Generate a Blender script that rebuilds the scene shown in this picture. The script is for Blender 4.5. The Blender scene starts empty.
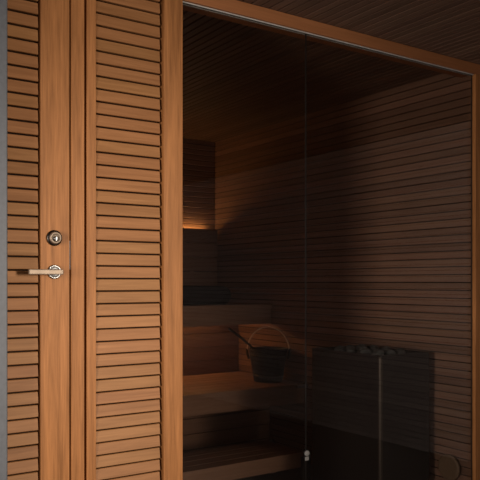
import bpy, bmesh, math, random
from mathutils import Vector, Matrix
random.seed(7)
S = bpy.context.scene
C = S.collection
H = 1.28          # camera height; z values written as H + offset from eye level
R = math.radians

# ---------------------------------------------------------------- camera, world, light
cam = bpy.data.cameras.new('camera'); camo = bpy.data.objects.new('camera', cam); C.objects.link(camo)
camo.location = (0, 0, H); camo.rotation_euler = (R(90), 0, -R(34.2))
cam.lens = 54; cam.sensor_width = 36; cam.shift_y = 0.0875; cam.clip_start = 0.02
S.camera = camo
S.view_settings.view_transform = 'Standard'; S.view_settings.look = 'None'
S.view_settings.exposure = 0.0; S.view_settings.gamma = 1; S.view_settings.use_curve_mapping = False

W = bpy.data.worlds.new('world'); S.world = W; W.use_nodes = True
W.node_tree.nodes['Background'].inputs[0].default_value = (1.0, 0.88, 0.82, 1)
W.node_tree.nodes['Background'].inputs[1].default_value = 0.45

def area(name, loc, target, sx, sy, power, color, spread=180):
    l = bpy.data.lights.new(name, 'AREA'); l.shape = 'RECTANGLE'; l.size = sx; l.size_y = sy
    l.energy = power; l.color = color; l.spread = R(spread)
    o = bpy.data.objects.new(name, l); C.objects.link(o); o.location = loc
    o.rotation_euler = (Vector(target) - Vector(loc)).to_track_quat('-Z', 'Y').to_euler()
    return o
area('daylight', (3.0, -3.0, H + 0.25), (0.85, 2.5, H - 0.40), 0.9, 1.2, 20.5, (1.0, 0.88, 0.74), 46)
area('window_daylight', (-1.3, 1.2, H + 0.05), (3.2, 2.85, H - 0.0), 0.5, 1.2, 7.5, (1.0, 0.9, 0.82), 52)  # added fill from the left, brightens the right sauna wall near the glass

# ---------------------------------------------------------------- helpers
def tag(o, label=None, cat=None, group=None, kind=None):
    if label: o['label'] = label
    if cat: o['category'] = cat
    if group: o['group'] = group
    if kind: o['kind'] = kind
    return o

def box(bm, x0, x1, y0, y1, z0, z1, bev=0.0):
    r = bmesh.ops.create_cube(bm, size=1)
    vs = r['verts']
    for v in vs:
        v.co = Vector(((x0 + x1) / 2 + v.co.x * (x1 - x0), (y0 + y1) / 2 + v.co.y * (y1 - y0), (z0 + z1) / 2 + v.co.z * (z1 - z0)))
    if bev > 0:
        es = list({e for v in vs for e in v.link_edges})
        bmesh.ops.bevel(bm, geom=es, offset=bev, segments=2, affect='EDGES', profile=0.6)

def prism(bm, prof, axis, a, b):
    """closed profile (u, v) swept along an axis from a to b.  axis x: u=y, v=z; axis y: u=x, v=z"""
    def P(t, u, v):
        return (t, u, v) if axis == 'x' else (u, t, v) if axis == 'y' else (u, v, t)
    A = [bm.verts.new(P(a, u, v)) for u, v in prof]; B = [bm.verts.new(P(b, u, v)) for u, v in prof]
    n = len(prof)
    fs = [bm.faces.new((A[i], A[(i + 1) % n], B[(i + 1) % n], B[i])) for i in range(n)]
    fs.append(bm.faces.new(A[::-1])); fs.append(bm.faces.new(B))
    bmesh.ops.recalc_face_normals(bm, faces=fs)

def lathe(bm, prof, M=Matrix(), seg=40):
    """prof list of (radius, height) about local z"""
    rings = []
    for r, h in prof:
        if r < 1e-6:
            rings.append([bm.verts.new(M @ Vector((0, 0, h)))])
        else:
            rings.append([bm.verts.new(M @ Vector((r * math.cos(2 * math.pi * k / seg), r * math.sin(2 * math.pi * k / seg), h))) for k in range(seg)])
    fs = []
    for A, B in zip(rings, rings[1:]):
        for k in range(seg):
            k2 = (k + 1) % seg
            if len(A) == 1 and len(B) == 1: continue
            if len(A) == 1: fs.append(bm.faces.new((A[0], B[k], B[k2])))
            elif len(B) == 1: fs.append(bm.faces.new((A[k], A[k2], B[0])))
            else: fs.append(bm.faces.new((A[k], A[k2], B[k2], B[k])))
    bmesh.ops.recalc_face_normals(bm, faces=fs)
    for f in fs: f.smooth = True

def tube(bm, pts, rad, seg=12):
    pts = [Vector(p) for p in pts]; n = len(pts); rings = []
    up = None
    for i, p in enumerate(pts):
        d = (pts[min(i + 1, n - 1)] - pts[max(i - 1, 0)]).normalized()
        if up is None:
            up = d.orthogonal().normalized()
        up = (up - d * up.dot(d)).normalized(); s = d.cross(up)
        r = rad[i] if isinstance(rad, (list, tuple)) else rad
        rings.append([bm.verts.new(p + (up * math.cos(2 * math.pi * k / seg) + s * math.sin(2 * math.pi * k / seg)) * r) for k in range(seg)])
    fs = []
    for A, B in zip(rings, rings[1:]):
        for k in range(seg):
            fs.append(bm.faces.new((A[k], A[(k + 1) % seg], B[(k + 1) % seg], B[k])))
    fs.append(bm.faces.new(rings[0][::-1])); fs.append(bm.faces.new(rings[-1]))
    bmesh.ops.recalc_face_normals(bm, faces=fs)
    for f in fs: f.smooth = True

def obj(name, bm, m, parent=None, smooth=False):
    me = bpy.data.meshes.new(name); bm.to_mesh(me); bm.free(); me.materials.append(m)
    o = bpy.data.objects.new(name, me); C.objects.link(o)
    if parent:
        o.parent = parent
        o.matrix_parent_inverse = Matrix.Translation(-parent.location)
    return o
def thing(name, loc, label, cat, group=None, kind=None):
    o = bpy.data.objects.new(name, None); C.objects.link(o); o.location = loc; o.empty_display_size = 0.1
    return tag(o, label, cat, group, kind)

# ---------------------------------------------------------------- materials
def mat(name):
    m = bpy.data.materials.new(name); m.use_nodes = True
    return m, m.node_tree.nodes, m.node_tree.links, m.node_tree.nodes['Principled BSDF']

def wood(name, c1, c2, axis, rough=0.5, grain=1.0, vary=0.35, coat=0.0):
    """timber: long grain along axis, each board a little lighter or darker"""
    m, N, L, P = mat(name)
    tc = N.new('ShaderNodeTexCoord'); geo = N.new('ShaderNodeNewGeometry')
    comb = N.new('ShaderNodeVectorMath'); comb.operation = 'ADD'
    off = N.new('ShaderNodeCombineXYZ')
    mul = N.new('ShaderNodeMath'); mul.operation = 'MULTIPLY'; mul.inputs[1].default_value = 37.0
    L.new(geo.outputs['Random Per Island'], mul.inputs[0])
    for i in range(3): L.new(mul.outputs[0], off.inputs[i])
    L.new(tc.outputs['Object'], comb.inputs[0]); L.new(off.outputs[0], comb.inputs[1])
    mp = N.new('ShaderNodeMapping')
    sc = {'x': (1.2, 26, 26), 'y': (26, 1.2, 26), 'z': (26, 26, 1.2)}[axis]
    mp.inputs['Scale'].default_value = sc; L.new(comb.outputs[0], mp.inputs[0])
    n1 = N.new('ShaderNodeTexNoise'); n1.inputs['Scale'].default_value = 1.4; n1.inputs['Detail'].default_value = 5
    n1.inputs['Distortion'].default_value = 0.9; L.new(mp.outputs[0], n1.inputs['Vector'])
    n2 = N.new('ShaderNodeTexNoise'); n2.inputs['Scale'].default_value = 8; n2.inputs['Detail'].default_value = 4; L.new(mp.outputs[0], n2.inputs['Vector'])
    mixf = N.new('ShaderNodeMix'); mixf.data_type = 'FLOAT'; mixf.inputs[0].default_value = 0.35
    L.new(n1.outputs[0], mixf.inputs[2]); L.new(n2.outputs[0], mixf.inputs[3])
    rp = N.new('ShaderNodeValToRGB'); L.new(mixf.outputs[0], rp.inputs[0])
    rp.color_ramp.elements[0].position = 0.5 - 0.22 / grain; rp.color_ramp.elements[0].color = (*c1, 1)
    rp.color_ramp.elements[1].position = 0.5 + 0.22 / grain; rp.color_ramp.elements[1].color = (*c2, 1)
    hs = N.new('ShaderNodeHueSaturation'); L.new(rp.outputs[0], hs.inputs['Color'])
    mr = N.new('ShaderNodeMapRange'); L.new(geo.outputs['Random Per Island'], mr.inputs[0])
    mr.inputs[3].default_value = 1 - vary / 2; mr.inputs[4].default_value = 1 + vary / 2
    L.new(mr.outputs[0], hs.inputs['Value'])
    mh = N.new('ShaderNodeMapRange'); ml = N.new('ShaderNodeMath'); ml.operation = 'FRACT'; mu = N.new('ShaderNodeMath'); mu.operation = 'MULTIPLY'; mu.inputs[1].default_value = 7.3
    L.new(geo.outputs['Random Per Island'], mu.inputs[0]); L.new(mu.outputs[0], ml.inputs[0]); L.new(ml.outputs[0], mh.inputs[0])
    mh.inputs[3].default_value = 0.497; mh.inputs[4].default_value = 0.503; L.new(mh.outputs[0], hs.inputs['Hue'])
    L.new(hs.outputs[0], P.inputs['Base Color'])
    P.inputs['Roughness'].default_value = rough; P.inputs['Specular IOR Level'].default_value = 0.14
    bp = N.new('ShaderNodeBump'); bp.inputs['Strength'].default_value = 0.08; bp.inputs['Distance'].default_value = 0.002
    L.new(n2.outputs[0], bp.inputs['Height']); L.new(bp.outputs[0], P.inputs['Normal'])
    return m

TC1, TC2 = (0.210, 0.083, 0.025), (0.390, 0.163, 0.055)
teak_x = wood('teak_horizontal', (0.23, 0.101, 0.037), (0.36, 0.168, 0.068), 'x', vary=0.11, grain=1.2)
teak_z = wood('teak_upright', TC1, TC2, 'z', grain=1.5)
teak_r = wood('teak_rail', (0.24, 0.092, 0.034), (0.36, 0.145, 0.058), 'x')
DC1, DC2 = (0.20, 0.112, 0.072), (0.31, 0.178, 0.120)
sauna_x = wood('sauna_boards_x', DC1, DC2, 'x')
sauna_y = wood('sauna_boards_y', DC1, DC2, 'y')
hallwood = wood('pale_hall_boards', (0.54, 0.47, 0.44), (0.62, 0.55, 0.51), 'y')  # unseen hall wall, kept pale so its reflection lifts the blacks in the glass
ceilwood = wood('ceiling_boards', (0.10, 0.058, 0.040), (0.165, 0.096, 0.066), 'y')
sauna_z = wood('sauna_boards_z', DC1, DC2, 'z')

def plain(name, col, rough=0.6, metal=0.0, bump=0.0, bscale=60, spec=0.5):
    m, N, L, P = mat(name)
    tc = N.new('ShaderNodeTexCoord'); n = N.new('ShaderNodeTexNoise'); n.inputs['Scale'].default_value = bscale; n.inputs['Detail'].default_value = 4
    L.new(tc.outputs['Object'], n.inputs['Vector'])
    rp = N.new('ShaderNodeValToRGB'); L.new(n.outputs[0], rp.inputs[0])
    rp.color_ramp.elements[0].position = 0.3; rp.color_ramp.elements[0].color = (*[c * 0.88 for c in col], 1)
    rp.color_ramp.elements[1].position = 0.7; rp.color_ramp.elements[1].color = (*[min(1, c * 1.08) for c in col], 1)
    L.new(rp.outputs[0], P.inputs['Base Color'])
    P.inputs['Roughness'].default_value = rough; P.inputs['Metallic'].default_value = metal; P.inputs['Specular IOR Level'].default_value = spec
    if bump:
        b = N.new('ShaderNodeBump'); b.inputs['Strength'].default_value = bump; b.inputs['Distance'].default_value = 0.004
        L.new(n.outputs[0], b.inputs['Height']); L.new(b.outputs[0], P.inputs['Normal'])
    return m
backing = plain('dark_backing', (0.018, 0.009, 0.006), 0.9, spec=0.1)
greypaint = plain('grey_painted_jamb', (0.088, 0.094, 0.108), 0.55)
stonefloor = plain('grey_stone_floor', (0.27, 0.24, 0.22), 0.7, bump=0.1, bscale=9)
satin = plain('satin_nickel', (0.30, 0.235, 0.18), 0.58, 1.0)
chrome = plain('chrome', (0.22, 0.215, 0.21), 0.3, 1.0)
darkmetal = plain('dark_metal', (0.06, 0.052, 0.045), 0.35, 1.0)
strikem = plain('dull_steel', (0.085, 0.085, 0.095), 0.5)
capm = plain('brushed_cap_metal', (0.12, 0.115, 0.11), 0.65)
channelm = plain('pale_anodised_channel', (0.45, 0.44, 0.42), 0.5)
alu = plain('aluminium', (0.62, 0.60, 0.57), 0.35, 1.0)
blacksteel = plain('black_heater_steel', (0.018, 0.016, 0.016), 0.45, 0.0, spec=0.3)
steeledge = plain('brushed_corner_steel', (0.10, 0.088, 0.078), 0.5, 1.0)
rockm = plain('grey_rock', (0.065, 0.07, 0.068), 0.75, bump=0.6, bscale=40)
blackwood = plain('black_stained_wood', (0.014, 0.012, 0.011), 0.5, spec=0.3)
hoopm = plain('pale_wood_hoop', (0.75, 0.55, 0.40), 0.45)
clothm = plain('black_cloth', (0.010, 0.009, 0.010), 0.95, bump=0.5, bscale=300, spec=0.1)
ventm = plain('pale_wood_disc', (0.20, 0.13, 0.075), 0.5)

def emis(name, col, s):
    m, N, L, P = mat(name)
    P.inputs['Base Color'].default_value = (*col, 1); P.inputs['Emission Color'].default_value = (*col, 1); P.inputs['Emission Strength'].default_value = s
    return m
led_a = emis('warm_light_strip', (1.0, 0.56, 0.20), 16)
led_b = emis('warm_under_bench_strip', (1.0, 0.50, 0.17), 25)

gm, N, L, P = mat('bronze_tinted_glass'); N.remove(P)
tr = N.new('ShaderNodeBsdfTransparent'); tr.inputs[0].default_value = (0.87, 0.85, 0.83, 1)     # each of the two faces
gl = N.new('ShaderNodeBsdfGlossy'); gl.inputs['Roughness'].default_value = 0.0; gl.inputs[0].default_value = (0.9, 0.9, 0.9, 1)
fr = N.new('ShaderNodeFresnel'); fr.inputs[0].default_value = 1.5
gg = N.new('ShaderNodeNewGeometry'); im = N.new('ShaderNodeMapRange'); L.new(gg.outputs['Backfacing'], im.inputs[0])
im.inputs[3].default_value = 1.5; im.inputs[4].default_value = 1 / 1.5; L.new(im.outputs[0], fr.inputs[0])   # both faces of the thin pane reflect alike
mx = N.new('ShaderNodeMixShader'); L.new(fr.outputs[0], mx.inputs[0]); L.new(tr.outputs[0], mx.inputs[1]); L.new(gl.outputs[0], mx.inputs[2])
L.new(mx.outputs[0], N['Material Output'].inputs['Surface'])
glass = gm
glassedge = plain('glass_edge', (0.012, 0.011, 0.010), 0.5)

# ---------------------------------------------------------------- the setting
FY = 2.5                      # front plane of the panelling and the glass
RX = 3.232                    # right sauna wall
BY = 5.13                     # back sauna wall
CZ = H + 1.178                # ceiling
bm = bmesh.new(); box(bm, -3.0, 4.3, -4.0, 6.0, -0.1, 0.0); tag(obj('floor', bm, stonefloor), kind='structure', label='dark stone floor of the hall and sauna')

def slat_prof(y, z0, z1, d=0.014, tilt=0.004, c=0.0015):
    # front towards -y; the lower edge stands out a little
    return [(y + tilt + c, z1), (y + tilt, z1 - c), (y, z0 + c), (y + c, z0), (y + d, z0), (y + d, z1)]

# ceiling of slats running away from the viewer
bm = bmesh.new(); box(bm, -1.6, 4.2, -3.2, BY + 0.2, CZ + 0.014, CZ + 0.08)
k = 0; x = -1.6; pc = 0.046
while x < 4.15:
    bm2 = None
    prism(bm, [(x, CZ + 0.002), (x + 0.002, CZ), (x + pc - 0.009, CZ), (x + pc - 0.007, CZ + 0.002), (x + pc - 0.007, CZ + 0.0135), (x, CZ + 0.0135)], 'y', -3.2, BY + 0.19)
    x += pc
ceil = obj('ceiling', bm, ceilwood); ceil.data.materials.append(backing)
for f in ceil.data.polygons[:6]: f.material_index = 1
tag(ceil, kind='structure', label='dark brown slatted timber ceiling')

# right sauna wall, horizontal slats
bm = bmesh.new(); box(bm, RX + 0.015, RX + 0.12, 2.5605, BY + 0.12, 0, CZ + 0.01)
z = 0.004; pw = 0.044
while z < CZ - 0.0388:
    prism(bm, [(RX + 0.003, z + 0.0385), (RX + 0.0, z + 0.002), (RX + 0.002, z), (RX + 0.0145, z), (RX + 0.0145, z + 0.0385)], 'y', 2.526, BY)
    z += pw
box(bm, RX + 0.003, RX + 0.0145, 2.526, BY, z, CZ - 0.0005)
w = obj('wall_right', bm, sauna_y); w.data.materials.append(backing)
for f in w.data.polygons[:6]: f.material_index = 1
tag(w, kind='structure', label='slatted right wall of the sauna')
# back wall
bm = bmesh.new(); box(bm, 0.4, RX + 0.0, BY + 0.015, BY + 0.12, 0, CZ - 0.002)
z = 0.004
while z < CZ - 0.0388:
    prism(bm, slat_prof(BY, z, z + 0.0385, 0.0145, 0.003), 'x', 0.4, RX - 0.002)
    z += pw
box(bm, 0.4, RX - 0.002, BY + 0.003, BY + 0.0145, z, CZ - 0.0025)
w = obj('wall_back', bm, sauna_x); w.data.materials.append(backing)
for f in w.data.polygons[:6]: f.material_index = 1
tag(w, kind='structure', label='slatted back wall of the sauna')
# inner left wall of the sauna, unseen behind the panelling
bm = bmesh.new(); box(bm, 1.30, 1.40, FY + 0.12, BY, 0, CZ - 0.002)
tag(obj('wall_left', bm, sauna_y), kind='structure', label='plain left wall of the sauna')

# grey jamb at the left of the picture (nearer than the door)
PR = 0.709
bm = bmesh.new()
prism(bm, [(-0.6, 2.42), (PR - 0.055, 2.42), (PR - 0.055, 2.426), (PR - 0.050, 2.426), (PR - 0.050, 2.42), (PR - 0.004, 2.42), (PR, 2.424), (PR, 2.49), (-0.6, 2.49)], 'z', 0, CZ - 0.001)
tag(obj('trim_1', bm, greypaint), kind='structure', label='grey painted jamb at the left edge')

# ---------------------------------------------------------------- louvered door
def slats(x0, x1, yf, z0, z1, phase, pitch, gap, m, name, parent):
    bm = bmesh.new()
    k = math.floor((z0 - (H + phase)) / pitch) + 1
    while H + phase + (k + 1) * pitch < z1:
        g0 = H + phase + k * pitch
        prism(bm, slat_prof(yf + random.uniform(-.0006, .0006), g0 + gap / 2, g0 + pitch - gap / 2, 0.016, 0.005, 0.002), 'x', x0, x1)
        k += 1
    return obj(name, bm, m, parent)

D = thing('door_1', (0.70, FY, 0), 'louvered teak door with a lock and a lever handle', 'door', kind='structure')
bm = bmesh.new(); box(bm, 0.8465, 0.9535, FY, FY + 0.042, 0.01, CZ - 0.06, 0.0015); obj('stile', bm, teak_z, D)
bm = bmesh.new(); box(bm, 0.03, 0.13, FY, FY + 0.042, 0.01, CZ - 0.06, 0.0015); obj('stile', bm, teak_z, D)
bm = bmesh.new(); box(bm, 0.13, 0.8465, FY + 0.002, FY + 0.040, 0.01, 0.12, 0.0015); obj('bottom_rail', bm, teak_x, D)
bm = bmesh.new(); box(bm, 0.13, 0.8465, FY + 0.026, FY + 0.038, 0.12, CZ - 0.06); obj('door_back', bm, backing, D)
slats(0.133, 0.8400, FY + 0.004, 0.12, CZ - 0.06, 0.0893, 0.0474, 0.0062, teak_x, 'slat_panel', D)

MY = lambda x, y, z: Matrix.Translation((x, y, z)) @ Matrix.Rotation(R(90), 4, 'X')   # local +z -> -y
# lock
lk = (0.896, FY, H + 0.157)
bm = bmesh.new(); lathe(bm, [(0, 0), (0.0275, 0), (0.0285, 0.002), (0.0280, 0.006), (0.0235, 0.009), (0.0, 0.009)], MY(*lk)); lock = obj('lock', bm, darkmetal, D)
bm = bmesh.new(); lathe(bm, [(0, 0.009), (0.0215, 0.009), (0.0220, 0.011), (0.0215, 0.018), (0.0195, 0.0205), (0.0150, 0.0205), (0.0135, 0.0185), (0.0, 0.0185)], MY(*lk)); lc = obj('lock_cylinder', bm, satin, lock); lc['label'] = 'brass toned lock cylinder'
bm = bmesh.new(); lathe(bm, [(0, 0.0185), (0.0085, 0.0185), (0.0085, 0.024), (0.007, 0.025), (0, 0.025)], MY(lk[0] , lk[1], lk[2] - 0.003)); box(bm, lk[0] - 0.0012, lk[0] + 0.0012, FY - 0.0262, FY - 0.0248, lk[2] - 0.009, lk[2] + 0.003); obj('keyway', bm, chrome, lock)
# lever handle
hd = (0.896, FY, H + 0.036)
bm = bmesh.new(); lathe(bm, [(0, 0), (0.0245, 0), (0.0255, 0.002), (0.0250, 0.006), (0.0225, 0.009), (0.0215, 0.0085), (0.0205, 0.009), (0, 0.0095)], MY(*hd)); hr = obj('handle_rose', bm, chrome, D)
bm = bmesh.new(); lathe(bm, [(0, 0.009), (0.0105, 0.009), (0.0085, 0.013), (0.0085, 0.042), (0.0095, 0.046), (0.0, 0.046)], MY(*hd)); obj('handle_neck', bm, chrome, hr)
bm = bmesh.new()
box(bm, hd[0] - 0.108, hd[0] + 0.0145, FY - 0.056, FY - 0.043, hd[2] - 0.0100, hd[2] + 0.0080, 0.003)
obj('lever', bm, satin, hr)

# casing beside the door
bm = bmesh.new()
box(bm, 0.9590, 1.0090, FY - 0.003, FY + 0.045, 0, CZ - 0.001, 0.0015)
cs = tag(obj('trim_2', bm, teak_z), kind='structure', label='narrow teak casing beside the louvered door')
bm = bmesh.new(); box(bm, 0.9545, 0.9585, FY + 0.003, FY + 0.03, H + 0.045, H + 0.150, 0.0006); sp = obj('strike_plate', bm, strikem, cs); sp['label'] = 'grey metal strike plate'
bm = bmesh.new(); box(bm, 0.9536, 1.3345, FY + 0.050, FY + 0.11, 0, CZ - 0.001); tag(obj('wall_front', bm, backing), kind='structure', label='wall core behind the panelling')

# fixed louvered panel
LP = thing('louvered_panel', (1.19, FY, 0), 'fixed teak panel of horizontal louvre slats between the door casing and the upright post', 'wall panel')
bm = bmesh.new(); box(bm, 1.0190, 1.0560, FY, FY + 0.045, 0.0, CZ - 0.002, 0.0015); obj('side_board', bm, teak_z, LP)
bm = bmesh.new(); box(bm, 1.0560, 1.3300, FY + 0.030, FY + 0.045, 0.0, CZ - 0.002); obj('panel_back', bm, backing, LP)
slats(1.0565, 1.3235, FY + 0.003, 0.01, CZ - 0.005, 0.060, 0.0470, 0.0058, teak_x, 'slat_panel', LP)

# post, rail, right jamb, channel
bm = bmesh.new(); box(bm, 1.3345, 1.4200, FY - 0.006, FY + 0.115, 0, CZ - 0.001, 0.002); tag(obj('trim_3', bm, teak_z), kind='structure', label='teak post between the louvered panel and the glass')
ZT = H + 1.122
bm = bmesh.new(); box(bm, 1.4202, RX + 0.25, FY - 0.006, FY + 0.09, ZT, CZ - 0.001, 0.002); tag(obj('trim_4', bm, teak_r), kind='structure', label='teak head rail above the glass')
bm = bmesh.new(); box(bm, RX - 0.002, RX + 0.045, FY - 0.006, FY + 0.024, 0, ZT - 0.001, 0.002); tag(obj('trim_5', bm, teak_z), kind='structure', label='slim teak jamb at the right end of the glass')
bm = bmesh.new(); box(bm, 1.4205, RX - 0.005, FY + 0.006, FY + 0.012, ZT - 0.0045, ZT - 0.0005); box(bm, 1.4205, RX - 0.005, FY + 0.026, FY + 0.032, ZT - 0.0045, ZT - 0.0005)
tag(obj('trim_6', bm, channelm), kind='structure', label='thin aluminium channel holding the top of the glass')
bm = bmesh.new(); box(bm, 1.4205, RX - 0.005, FY, FY + 0.09, 0, 0.05, 0.002); tag(obj('trim_7', bm, teak_x), kind='structure', label='teak sill under the glass')
bm = bmesh.new(); box(bm, RX + 0.046, 4.2, FY + 0.0, FY + 0.059, 0, CZ - 0.001); tag(obj('wall_corner', bm, sauna_x), kind='structure', label='timber wall right of the glass')
bm = bmesh.new(); box(bm, 4.215, 4.3, -3.2, FY + 0.059, 0, CZ + 0.014)
z = 0.004
while z < CZ - 0.0388:
    prism(bm, [(4.203, z + 0.0385), (4.2, z + 0.002), (4.202, z), (4.2145, z), (4.2145, z + 0.0385)], 'y', -3.2, FY - 0.001)
    z += 0.044
w = obj('wall_hall', bm, hallwood); w.data.materials.append(backing)
for f in w.data.polygons[:6]: f.material_index = 1
tag(w, kind='structure', label='unseen pale slatted wall on the right side of the hall')

JX = 2.070
for i, (a, b, t) in enumerate(((1.4225, JX - 0.0008, 'bronze tinted glass pane beside the teak post'), (JX + 0.0008, RX - 0.0055, 'bronze tinted glass pane in front of the heater'))):
    bm = bmesh.new(); box(bm, a, b, FY + 0.014, FY + 0.022, 0.051, ZT - 0.003)
    o = tag(obj('window_%d' % (i + 1), bm, glass), kind='structure', label=t)
    o.data.materials.append(glassedge)
    for f in o.data.polygons:
        if abs(f.normal.y) < 0.5: f.material_index = 1

GC = thing('glass_clamp', (JX, FY + 0.014, H - 0.776), 'small metal clamp joining the two glass panes low on their seam', 'clamp')
bm = bmesh.new(); lathe(bm, [(0, 0.0006), (0.0125, 0.0006), (0.0135, 0.002), (0.0125, 0.007), (0.010, 0.0085), (0, 0.009)], MY(JX, FY + 0.014, H - 0.771), 28); obj('cover_cap', bm, capm, GC)
bm = bmesh.new(); box(bm, JX - 0.010, JX + 0.010, FY + 0.008, FY + 0.0135, H - 0.803, H - 0.786, 0.001); obj('clamp_plate', bm, capm, GC)

# ---------------------------------------------------------------- sauna benches
BX0 = 1.42
def boards_x(bm, x0, x1, y0, y1, z0, z1, n, gap=0.006, bev=0.003):
    w_ = (y1 - y0 + gap) / n
    for k in range(n):
        box(bm, x0, x1, y0 + k * w_, y0 + (k + 1) * w_ - gap, z0, z1, bev)
def boards_z(bm, x0, x1, y0, y1, z0, z1, n, gap=0.004, bev=0.002):
    h_ = (z1 - z0 + gap) / n
    for k in range(n):
        box(bm, x0, x1, y0, y1, z0 + k * h_, z0 + (k + 1) * h_ - gap, bev)

EX = RX - 0.006
U = thing('sauna_bench', (2.3, 4.7, 0), 'upper sauna bench of brown boards against the back wall, above the warm glow', 'bench')
bm = bmesh.new(); boards_x(bm, BX0, EX, 4.317, 5.03, H - 0.193, H - 0.165, 7); obj('seat', bm, sauna_x, U)
bm = bmesh.new(); boards_z(bm, BX0, EX, 4.330, 4.356, H - 0.312, H - 0.1932, 1); obj('fascia', bm, sauna_x, U)
bm = bmesh.new(); boards_z(bm, BX0, EX, 4.77, 4.79, H - 0.708, H - 0.196, 5); obj('riser', bm, sauna_x, U)

Lb = thing('sauna_bench', (2.3, 4.3, 0), 'lower sauna bench of brown boards with the dark bucket standing on it', 'bench')
bm = bmesh.new(); boards_x(bm, BX0, EX, 3.922, 4.76, H - 0.738, H - 0.712, 8); obj('seat', bm, sauna_x, Lb)
bm = bmesh.new(); boards_z(bm, BX0, EX, 3.930, 3.956, H - 0.847, H - 0.7382, 1); obj('fascia', bm, sauna_x, Lb)
bm = bmesh.new(); boards_z(bm, BX0, EX, 4.35, 4.37, 0.003, H - 0.742, 5); obj('riser', bm, sauna_x, Lb)

bm = bmesh.new(); box(bm, 3.135, EX, 3.904, 3.9215, H - 0.738, H - 0.714, 0.001); o = obj('corner_bracket', bm, capm, Lb); o['label'] = 'pale metal bracket at the front corner'
T = thing('step_bench', (2.1, 3.7, 0), 'low step bench at the foot of the lower sauna bench', 'step bench')
bm = bmesh.new(); boards_x(bm, BX0, 2.862, 3.50, 3.90, H - 1.09, H - 1.0625, 4); obj('tread', bm, sauna_x, T)
bm = bmesh.new(); box(bm, BX0, 2.85, 3.512, 3.534, H - 1.16, H - 1.092, 0.002); obj('fascia', bm, sauna_x, T)
for yy in (3.50, 3.86):
    bm = bmesh.new(); box(bm, 2.866, 2.916, yy, yy + 0.035, 0.0, H - 1.075, 0.003); lg = obj('leg', bm, strikem, T)
    bm = bmesh.new(); lathe(bm, [(0, 0), (0.017, 0), (0.017, 0.016), (0.013, 0.022), (0, 0.022)], Matrix.Translation((2.891, yy + 0.017, H - 1.0755)), 20); o = obj('leg_cap', bm, capm, lg); o['label'] = 'bright metal leg cap'
bm = bmesh.new(); box(bm, BX0, BX0 + 0.04, 3.54, 3.86, 0.0, H - 1.091, 0.003); obj('end_support', bm, sauna_z, T)

# backrest and lights
BR = thing('backrest', (2.3, 5.06, H - 0.1), 'brown backrest of four wide boards on the back wall above the upper bench', 'backrest')
bm = bmesh.new(); boards_z(bm, BX0, RX - 0.03, 5.045, 5.067, H - 0.03, H + 0.435, 4, 0.006, 0.003); obj('boards', bm, sauna_x, BR)
for xx in (1.7, 2.3, 2.95):
    bm = bmesh.new(); box(bm, xx, xx + 0.04, 5.068, 5.128, H - 0.02, H + 0.41); obj('batten', bm, sauna_z, BR)
LS = thing('light_strip', (2.3, 5.1, H + 0.40), 'warm light strip glowing behind the top edge of the backrest', 'light')
bm = bmesh.new(); box(bm, BX0, 3.13, 5.082, 5.122, H + 0.410, H + 0.414); obj('channel', bm, darkmetal, LS)
bm = bmesh.new(); box(bm, BX0, 3.125, 5.085, 5.119, H + 0.4142, H + 0.422, 0.002); obj('diffuser', bm, led_a, LS)
L2 = thing('light_strip', (2.3, 4.4, H - 0.2), 'warm light strip hidden under the upper bench', 'light')
bm = bmesh.new(); box(bm, BX0, 3.0, 4.735, 4.768, H - 0.206, H - 0.1935); obj('channel', bm, darkmetal, L2)
bm = bmesh.new(); box(bm, BX0, 3.0, 4.738, 4.765, H - 0.214, H - 0.2062, 0.002); obj('diffuser', bm, led_b, L2)

# black cushion roll on the upper bench
bm = bmesh.new()
cx0, cx1, cy, cz, rr = 2.20, 2.90, 4.44, H - 0.165, 0.072
prof = [(0.0, 0.0), (0.03, 0.001), (0.055, 0.006), (0.068, 0.018), (0.072, 0.035)]
lathe(bm, prof + [(0.073, 0.35)] + [(r_, 0.70 - h_) for r_, h_ in prof[::-1]], Matrix.Translation((cx0, cy, cz + rr)) @ Matrix.Rotation(R(90), 4, 'Y'), 32)
for v in bm.verts:
    v.co.z = cz + 0.0015 + (v.co.z - cz) * 0.93 if v.co.z > cz + 0.02 else max(v.co.z, cz + 0.0015) 
    v.co.y = cy + (v.co.y - cy) * 1.25
    v.co.z += 0.004 * math.sin(v.co.x * 23) * max(0, (v.co.z - cz) / 0.14)
tag(obj('cushion', bm, clothm), 'black rolled cushion lying at the front of the upper sauna bench', 'cushion')

# ---------------------------------------------------------------- bucket and ladle
bx, by, bz = 3.075, 4.165, H - 0.712
B = thing('sauna_bucket', (bx, by, bz), 'dark sauna bucket with a thin pale hoop handle on the lower bench', 'bucket')
bm = bmesh.new()
MB = Matrix.Translation((bx, by, bz + 0.001))
lathe(bm, [(0, 0.0), (0.100, 0.0), (0.103, 0.004), (0.140, 0.232), (0.138, 0.236), (0.128, 0.236), (0.125, 0.230), (0.094, 0.018), (0, 0.018)], MB, 44)
obj('body', bm, blackwood, B)
for zc in (0.045, 0.19):
    bm = bmesh.new(); ra = 0.1035 + (0.037 / 0.228) * (zc - 0.004)
    lathe(bm, [(ra - 0.001, zc - 0.008), (ra + 0.0015, zc - 0.008), (ra + 0.0035, zc + 0.008), (ra - 0.001, zc + 0.008)], MB, 44); obj('band', bm, darkmetal, B)
dv = Vector((0.827, -0.562, 0))      # the hoop stands across the bucket
cen = Vector((bx, by, bz))
for s in (-1, 1):
    bm = bmesh.new(); p = cen + dv * s * 0.139
    tube(bm, [p + Vector((0, 0, 0.16)), p + dv * s * 0.012 + Vector((0, 0, 0.20)), p + dv * s * 0.016 + Vector((0, 0, 0.235))], [0.008, 0.009, 0.006]); obj('ear', bm, blackwood, B)
bm = bmesh.new(); pts = []
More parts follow.
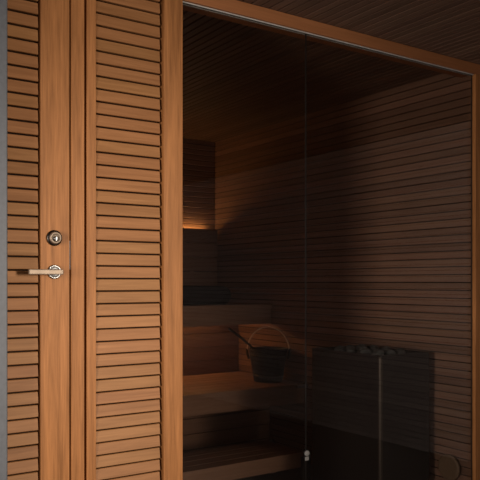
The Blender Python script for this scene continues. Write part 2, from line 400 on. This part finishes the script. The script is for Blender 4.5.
for k in range(33):
    a = math.pi * k / 32
    pts.append(cen + dv * (-math.cos(a)) * 0.153 + Vector((0, 0, 0.205 + 0.185 * math.sin(a))))
tube(bm, pts, 0.0052, 10); o = obj('handle', bm, hoopm, B); o['label'] = 'thin pale bent hoop handle'

LD = thing('sauna_ladle', (bx - 0.05, by, bz + 0.03), 'dark wooden ladle leaning out of the bucket to the left', 'ladle')
p0 = cen + dv * 0.03 + Vector((0, 0, 0.05)); p1 = cen - dv * 0.122 + Vector((0, 0.0, 0.245)); p2 = cen - dv * 0.285 + Vector((0, 0, 0.38))
bm = bmesh.new(); tube(bm, [p0, p0.lerp(p1, .5) + Vector((0, 0, .006)), p1 + Vector((0, 0, 0.004)), p1.lerp(p2, .5) + Vector((0, 0, .006)), p2], [0.006, 0.007, 0.008, 0.0095, 0.0085]); obj('handle', bm, blackwood, LD)
bm = bmesh.new(); lathe(bm, [(0, -0.03), (0.025, -0.025), (0.038, -0.008), (0.042, 0.015), (0.039, 0.015), (0.034, -0.005), (0, -0.024)], Matrix.Translation(p0 + dv * 0.02 + Vector((0, 0, 0.005))), 24); obj('cup', bm, darkmetal, LD)

# ---------------------------------------------------------------- heater
hx0, hx1, hy0, hy1, hz = 2.770, 3.155, 2.75, 3.31, H - 0.394
HT = thing('sauna_heater', ((hx0 + hx1) / 2, (hy0 + hy1) / 2, 0), 'tall black box sauna heater with a bright steel corner and stones in its top', 'heater')
bm = bmesh.new()
t = 0.012
box(bm, hx0 + 0.012, hx1, hy0, hy0 + t, 0.05, hz, 0.001); box(bm, hx0 + t, hx1, hy1 - t, hy1, 0.05, hz, 0.001)
box(bm, hx0, hx0 + t, hy0 + 0.012, hy1, 0.05, hz, 0.001); box(bm, hx1 - t, hx1, hy0 + t, hy1 - t, 0.05, hz, 0.001)
box(bm, hx0 + t, hx1 - t, hy0 + t, hy1 - t, 0.05, 0.07)
obj('casing', bm, blacksteel, HT)
bm = bmesh.new()
pf = [(hx0 - 0.001, hy0 + 0.016), (hx0 - 0.001, hy0 + 0.008), (hx0 + 0.002, hy0 + 0.002), (hx0 + 0.008, hy0 - 0.001), (hx0 + 0.020, hy0 - 0.001), (hx0 + 0.020, hy0 + 0.002), (hx0 + 0.002, hy0 + 0.016)]
prism(bm, pf, 'z', 0.05, hz - 0.008); o = obj('corner_profile', bm, steeledge, HT); o['label'] = 'bright brushed steel corner strip'
bm = bmesh.new(); box(bm, hx0 + t + .001, hx1 - t - .001, hy0 + t + .001, hy1 - t - .001, hz - 0.118, hz - 0.108); obj('stone_tray', bm, darkmetal, HT)
bm = bmesh.new(); box(bm, hx0 + 0.03, hx1 - 0.03, hy0 + 0.03, hy1 - 0.03, 0, 0.05); obj('plinth', bm, blacksteel, HT)

def rock(name, seed, r):
    rd = random.Random(seed); bm = bmesh.new()
    bmesh.ops.create_icosphere(bm, subdivisions=2, radius=1)
    ax = [Vector((rd.gauss(0, 1), rd.gauss(0, 1), rd.gauss(0, 1))).normalized() for _ in range(9)]
    for v in bm.verts:
        n = v.co.normalized(); q = 1.0
        for a in ax:
            dd = n.dot(a)
            if dd > 0.72: q = min(q, 0.78 / dd)
        v.co = n * q * r
    for v in bm.verts: v.co.x *= 1.15; v.co.z *= 0.8
    return obj(name, bm, rockm)
first = [rock('heater_stone', s, 0.045) for s in range(3)]
spots = []
rd = random.Random(3)
for i in range(4):
    for j in range(5):
        spots.append((hx0 + 0.063 + i * 0.0875, hy0 + 0.068 + j * 0.106, hz - 0.060 + rd.uniform(0, .006), 0.92))
for i in range(3):
    for j in range(4):
        spots.append((hx0 + 0.107 + i * 0.0875, hy0 + 0.121 + j * 0.106, hz - 0.012 + rd.uniform(0, .006), 0.8))
ORD = ['first', 'second', 'third', 'fourth', 'fifth']
for i, (x, y, z, s) in enumerate(spots):
    o = first[i] if i < 3 else first[i % 3].copy()
    if i >= 3: C.objects.link(o)
    o.location = (x, y, z); o.rotation_euler = (rd.uniform(-.3, .3), rd.uniform(-.3, .3), rd.uniform(0, 6)); o.scale = (s, s, s)
    if i < 20: txt = 'grey heater stone, lower layer, %s from the left in %s row from glass' % (ORD[i // 5], ORD[i % 5])
    else: txt = 'grey heater stone, top layer, %s from the left in %s row from glass' % (ORD[(i - 20) // 4], ORD[(i - 20) % 4])
    tag(o, txt, 'stone', 'stones on the sauna heater')

# round air vent low on the right wall
V = thing('air_vent', (RX, 2.657, H - 1.03), 'round pale disc air vent low on the slatted right wall near the glass', 'vent')
MX = Matrix.Translation((RX, 2.657, H - 1.03)) @ Matrix.Rotation(R(-90), 4, 'Y')
bm = bmesh.new(); lathe(bm, [(0, -0.004), (0.03, -0.004), (0.03, 0.014), (0, 0.014)], MX, 24); obj('stem', bm, darkmetal, V)
bm = bmesh.new(); lathe(bm, [(0, 0.014), (0.066, 0.014), (0.073, 0.018), (0.073, 0.026), (0.068, 0.031), (0.05, 0.0285), (0, 0.0275)], MX, 48); obj('disc', bm, ventm, V)
